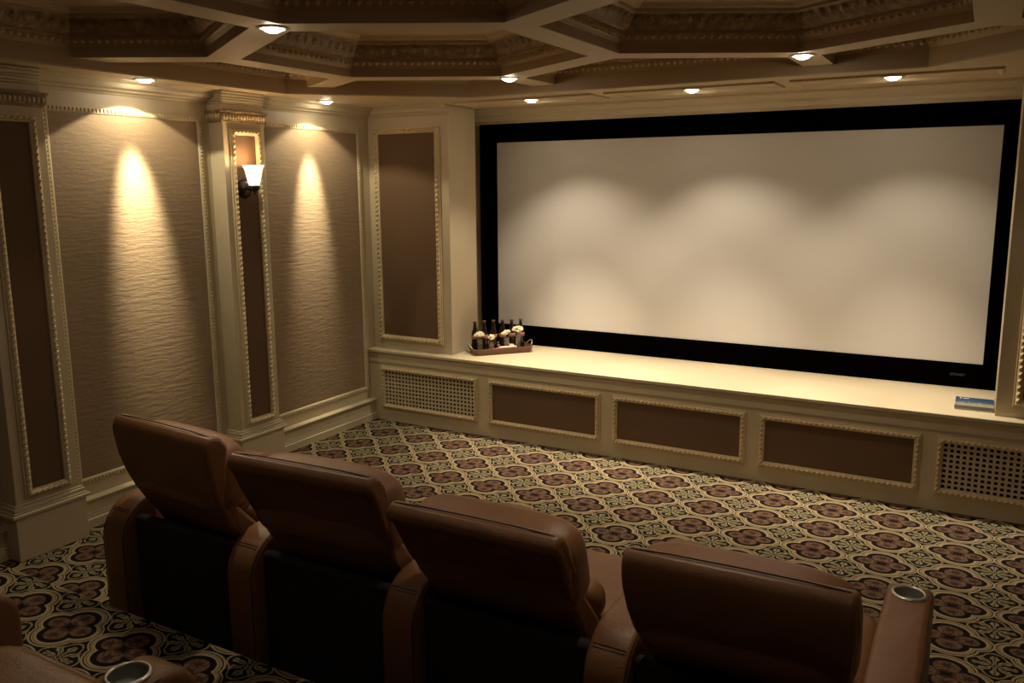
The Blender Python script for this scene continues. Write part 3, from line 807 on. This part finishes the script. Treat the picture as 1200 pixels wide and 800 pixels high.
def recliner(x, y, z, label, ytop, ztop, byaw, left_arm=True, right_arm=True, cups=(False, False), group=None, bx_off=0.0, wtop=0.275, curved=True, bulge=0.0):
    t = empty('recliner', (x, y, z)); tag(t, label, 'chair', group)
    AX = 0.35
    if left_arm: add_arm(t, -AX, cups[0])
    if right_arm: add_arm(t, AX, cups[1])
    # base and seat
    hwid = AX - ARM_W / 2 - 0.002
    bm = bmesh.new(); bx(bm, -hwid, hwid, 0.10, 0.72, 0.02, 0.29); obj('base', bm, 'leather', t, bevel=0.015)
    rp = obj('rear_panel', box(-hwid, hwid, 0.055, 0.098, 0.02, 0.47), 'dust', t, bevel=0.012); rp['label'] = 'black lower rear panel'
    bm = bmesh.new(); pillow(bm, (0, 0.46, 0.345), (hwid, 0.31, 0.078), 7, 9); obj('seat_cushion', bm, 'leather', t, smooth=True)
    bm = bmesh.new(); pillow(bm, (0, 0.745, 0.225), (hwid, 0.045, 0.175), 7, 7); obj('footrest', bm, 'leather', t, smooth=True)
    # backrest: pivot empty at the hip carries yaw of the back
    bk = empty('backrest', (bx_off, 0.10, 0), byaw, parent=t)
    yt, zt = ytop - 0.10, ztop     # in pivot space
    kn = zt - 0.19
    def mid(z_):
        t_ = (zt - z_) / (zt - 0.46); t_ = max(0, min(1, t_))
        return yt + (0.02 - yt) * (t_ ** (2.2 if curved else 1.15))
    zs_ = [0.46, 0.53, 0.60, 0.67, 0.74, zt - 0.075]
    rear = [(0.10, 0.10), (0.07, 0.36)] + [(mid(z_), z_) for z_ in zs_]
    rear += [(yt + 0.002, zt - 0.045), (yt + 0.009, zt - 0.024), (yt + 0.021, zt - 0.009), (yt + 0.036, zt - 0.002)]
    front = [(yt + 0.07, zt - 0.012), (yt + 0.10, zt - 0.05), (mid(0.74) + 0.07, 0.74), (mid(0.6) + 0.08, 0.60), (0.14, 0.46), (0.19, 0.36), (0.20, 0.10)]
    prof = rear + front
    bm = bmesh.new()
    def wd(zz):   # half width tapers towards the seat
        tt = max(0.0, min(1.0, (zz - 0.42) / (zt - 0.10 - 0.42)))
        tt = tt * tt * (3 - 2 * tt)
        return (0.255 + (wtop - 0.255) * tt)
    A = [bm.verts.new((-wd(p[1]), p[0], p[1])) for p in prof]; B = [bm.verts.new((wd(p[1]), p[0], p[1])) for p in prof]
    n = len(prof)
    for i in range(n): bm.faces.new((A[i], A[(i + 1) % n], B[(i + 1) % n], B[i]))
    bm.faces.new(A); bm.faces.new(B[::-1])
    obj('back_shell', bm, 'leather', bk, bevel=0.016, seg=3)
    # headrest cushion wrapping the top
    slope = math.atan2(mid(zt - 0.24) - mid(zt - 0.02), 0.22)
    def hd(u):
        return Vector((u.x * (1.0 - 0.02 * abs(u.y)), u.y * (1.0 - 0.12 * max(0, u.z)), u.z - 0.05 * u.x * u.x))
    bm = bmesh.new(); pillow(bm, (0, mid(zt - 0.13) + 0.112, zt - 0.146 + bulge), (wtop + 0.003, 0.082, 0.138), 5.0, 14, Matrix.Rotation(slope * (0.62 + 8 * bulge), 4, 'X'), hd)
    obj('headrest_cushion', bm, 'leather', bk, smooth=True)
    # lumbar cushions
    bm = bmesh.new(); pillow(bm, (0, mid(0.585) + 0.105, 0.5 * (kn + 0.52)), (0.250, 0.062, 0.085), 3.4, 9, Matrix.Rotation(0.42, 4, 'X')); obj('lumbar_cushion', bm, 'leather', bk, smooth=True)
    bm = bmesh.new(); pillow(bm, (0, 0.195, 0.475), (0.250, 0.062, 0.080), 3.4, 9, Matrix.Rotation(0.25, 4, 'X')); obj('lower_cushion', bm, 'leather', bk, smooth=True)
    # seams
    bm = bmesh.new()
    w2 = wtop - 0.006
    tube(bm, [(-w2 + 0.012, yt + 0.034, zt - 0.006), (-w2 * 0.6, yt + 0.034, zt - 0.001), (0, yt + 0.034, zt), (w2 * 0.6, yt + 0.034, zt - 0.001), (w2 - 0.012, yt + 0.034, zt - 0.006)], 0.0020, 6)
    obj('seam', bm, 'seam', bk)
    return t

YR = 1.93
G1 = 'front row recliners'
CH_ = [
    (-2.575, 'brown leather front row recliner beside the left wall, tallest back', 1.90, 0.897, -4.5, True, False, (False, False), 0.01, 0.290, True, -0.030),
    (-1.875, 'brown leather front row recliner, second from the left wall', 1.85, 0.880, 3.0, True, False, (False, False), 0.01, 0.293, False, -0.026),
    (-1.175, 'brown leather front row recliner leaning back, third from the left wall', 1.82, 0.842, 1.0, True, False, (False, False), -0.02, 0.277, False, -0.010),
    (-0.475, 'brown leather front row recliner at the right end with steel cup holder', 1.85, 0.848, 2.0, True, True, (False, True), 0.005, 0.279, True, -0.010)]
for (x, lb, yt, zt, ya, la, ra, cu, off, wt, cv, bu) in CH_:
    recliner(x, YR, 0.0, lb, yt - YR, zt, math.radians(ya), la, ra, cu, None, off, wt, cv, bu)
recliner(-1.90, 0.335, 0.18, 'brown leather back row recliner on the carpeted riser, only its front showing', -0.09, 0.90, 0, True, True, (True, True))

# ---------------------------------------------------------------- tray of drinks
ang = math.atan2(0.75, 0.66)
U = Vector((math.cos(ang), math.sin(ang), 0)); W_ = Vector((-math.sin(ang), math.cos(ang), 0))
T0 = Vector((-3.122, 4.947, Z_BENCH))
TL, TD = 0.452, 0.205
def tp(s, d, z=0.012): return T0 + U * s + W_ * d + Vector((0, 0, z))
cen = T0 + U * TL / 2 + W_ * TD / 2
tr = empty('serving_tray', cen, ang); tag(tr, 'brown serving tray with looped metal handles on the left end of the ledge', 'tray')
bm = bmesh.new()
def rect_ring(hx, hy, z, r=0.03, n=4):
    pts = []
    for (sx, sy, a) in ((1, 1, 0), (-1, 1, 90), (-1, -1, 180), (1, -1, 270)):
        for k in range(n + 1):
            t = math.radians(a + 90 * k / n); pts.append(bm.verts.new((sx * (hx - r) + r * math.cos(t), sy * (hy - r) + r * math.sin(t), z)))
    return pts
rr = [rect_ring(TL / 2 - 0.015, TD / 2 - 0.015, 0.0), rect_ring(TL / 2, TD / 2, 0.045), rect_ring(TL / 2 - 0.004, TD / 2 - 0.004, 0.047), rect_ring(TL / 2 - 0.02, TD / 2 - 0.02, 0.010)]
bm.faces.new(rr[0][::-1]); bm.faces.new(rr[3])
for A, B in zip(rr, rr[1:]):
    for k in range(len(A)): bm.faces.new((A[k], A[(k + 1) % len(A)], B[(k + 1) % len(A)], B[k]))
obj('tray_body', bm, 'wood', tr, smooth=False)
for s in (-1, 1):
    bm = bmesh.new(); tube(bm, [(s * (TL / 2 - 0.006 + 0.024 * math.sin(a)), 0.045 * math.cos(a), 0.040 + 0.034 * math.sin(a)) for a in [PI * k / 10 for k in range(11)]], 0.004, 6)
    obj('handle', bm, 'wicker', tr, smooth=True)
BOT = [(0, 0), (0.026, 0), (0.028, 0.006), (0.028, 0.055), (0.0255, 0.08), (0.028, 0.11), (0.0265, 0.128), (0.018, 0.158), (0.0125, 0.180), (0.011, 0.206), (0.0125, 0.210), (0.0125, 0.214), (0, 0.214)]
first = None
blabel = ['leftmost cola bottle, behind the left flowers', 'second cola bottle from the left, behind the left flowers', 'third cola bottle from the left, rose label in plain view', 'fourth cola bottle from the left, rose label in plain view', 'fifth cola bottle from the left, behind the right flowers', 'rightmost cola bottle, behind the right flowers']
for i in range(6):
    p = tp(0.050 + 0.0705 * i, 0.150)
    b = empty('soda_bottle', p, ang); tag(b, 'small dark ' + blabel[i], 'bottle', 'cola bottles on the tray')
    if first is None:
        bm = bmesh.new(); lathe(bm, BOT, n=20); g1 = obj('bottle_glass', bm, 'cola', b, smooth=True)
        bm = bmesh.new(); lathe(bm, [(0.0262, 0.090), (0.0280, 0.093), (0.0290, 0.106), (0.0288, 0.116), (0.0268, 0.118)], n=20); g2 = obj('label_band', bm, 'label', b, smooth=True)
        bm = bmesh.new(); lathe(bm, [(0.0130, 0.208), (0.0142, 0.209), (0.0132, 0.219), (0.0, 0.220)], n=16); g3 = obj('bottle_cap', bm, 'cap', b, smooth=True)
        first = (g1, g2, g3)
    else:
        for g in first:
            c = g.copy(); C.objects.link(c); c.parent = b
def posy(s, d, label, R, hgt, n, seed):
    rnd = random.Random(seed)
    p = tp(s, d); v = empty('flower_vase', p); tag(v, label, 'vase')
    bm = bmesh.new(); lathe(bm, [(0, 0), (0.016, 0), (0.018, 0.004), (0.019, hgt), (0.0205, hgt + 0.003), (0.0175, hgt + 0.003), (0.0168, hgt), (0.016, 0.006), (0, 0.006)], n=18)
    obj('glass_jar', bm, 'glass', v, smooth=True)
    bm = bmesh.new()
    for k in range(5):
        a = k * 1.3; tube(bm, [(0.006 * math.cos(a), 0.006 * math.sin(a), 0.008), (0.010 * math.cos(a + 1), 0.010 * math.sin(a + 1), hgt), (0.02 * math.cos(a + 1), 0.02 * math.sin(a + 1), hgt + 0.03)], 0.0016, 5)
    obj('stems', bm, 'stem', v)
    for k in range(n):
        th = rnd.uniform(0, 2 * PI); ph = math.acos(rnd.uniform(-0.15, 1)); rr_ = R * 0.72
        c = Vector((rr_ * math.sin(ph) * math.cos(th), rr_ * math.sin(ph) * math.sin(th), hgt + 0.020 + rr_ * 0.75 * math.cos(ph) + 0.012))
        bm = bmesh.new()
        for q in range(7):
            d_ = Vector((rnd.uniform(-1, 1), rnd.uniform(-1, 1), rnd.uniform(-0.5, 1))) * 0.0085
            blob(bm, d_, (0.0078, 0.0078, 0.006), 1)
        obj('bloom', bm, 'flower', v, smooth=True, loc=c)
posy(0.062, 0.068, 'taller glass jar of ivory blooms at the left end of the tray', 0.042, 0.090, 20, 1)
posy(0.138, 0.042, 'small glass jar of ivory blooms second from the left on the tray', 0.028, 0.074, 10, 2)
posy(0.262, 0.060, 'glass jar of ivory blooms right of the labelled bottles', 0.036, 0.096, 16, 3)
posy(0.352, 0.066, 'rightmost glass jar of ivory blooms, reaching highest on the tray', 0.040, 0.114, 18, 4)
for s, d, lb in ((0.150, 0.100, 'small corked jar in front of the third bottle'), (0.215, 0.100, 'small corked jar in front of the fourth bottle')):
    j = empty('corked_jar', tp(s, d)); tag(j, lb, 'jar')
    bm = bmesh.new(); lathe(bm, [(0, 0), (0.012, 0), (0.013, 0.004), (0.013, 0.022), (0.009, 0.027), (0, 0.027)], n=16); obj('glass_body', bm, 'glass', j, smooth=True)
    bm = bmesh.new(); lathe(bm, [(0, 0.024), (0.0085, 0.024), (0.0105, 0.042), (0, 0.042)], n=14); obj('cork', bm, 'cork', j, smooth=False)
for k, (s, d, a, lb, m_) in enumerate(((0.205, 0.043, 0.02, 'lowest folded pink napkin at the front of the tray', 'pink'), (0.225, 0.042, -0.02, 'middle folded pink napkin of the stack on the tray', 'pink'), (0.265, 0.040, 0.02, 'topmost folded pale pink napkin on the tray', 'pinkl'))):
    zz = 0.014 + 0.013 * k
    bm = bmesh.new(); pillow(bm, (0, 0, 0.005), (0.082 - 0.008 * k, 0.018, 0.0065), 6, 6)
    n_ = obj('napkin', bm, m_, smooth=True, loc=T0 + U * s + W_ * d + Vector((0, 0, zz))); n_.rotation_euler = (0, 0, ang + a)
    tag(n_, lb, 'napkin', 'napkins on the tray')
bm = bmesh.new(); lathe(bm, [(0, 0), (0.014, 0), (0.017, 0.045), (0.015, 0.045), (0.0125, 0.004), (0, 0.004)], n=18)
c_ = obj('paper_cup', bm, 'pinkl', smooth=True, loc=tp(0.315, 0.045)); c_.location = tp(0.308, 0.080); tag(c_, 'small pink paper cup behind the napkins on the tray', 'cup')

# ---------------------------------------------------------------- booklet on the right end of the ledge
bk_ = empty('photo_booklet', (0.005, 5.105, Z_BENCH), 0.0); tag(bk_, 'flat booklet with blue sky and pale buildings cover, right end of the ledge', 'book')
obj('pages', box(-0.093, 0.090, -0.128, 0.128, 0.0, 0.010), 'pages', bk_)
obj('cover', box(-0.095, 0.092, -0.131, 0.130, 0.010, 0.0115), 'cover', bk_)
bm = bmesh.new(); bx(bm, -0.075, -0.066, 0.092, 0.108, 0.0115, 0.0119); bx(bm, -0.060, -0.028, 0.096, 0.104, 0.0115, 0.0119)
obj('title_print', bm, 'whiteprint', bk_)
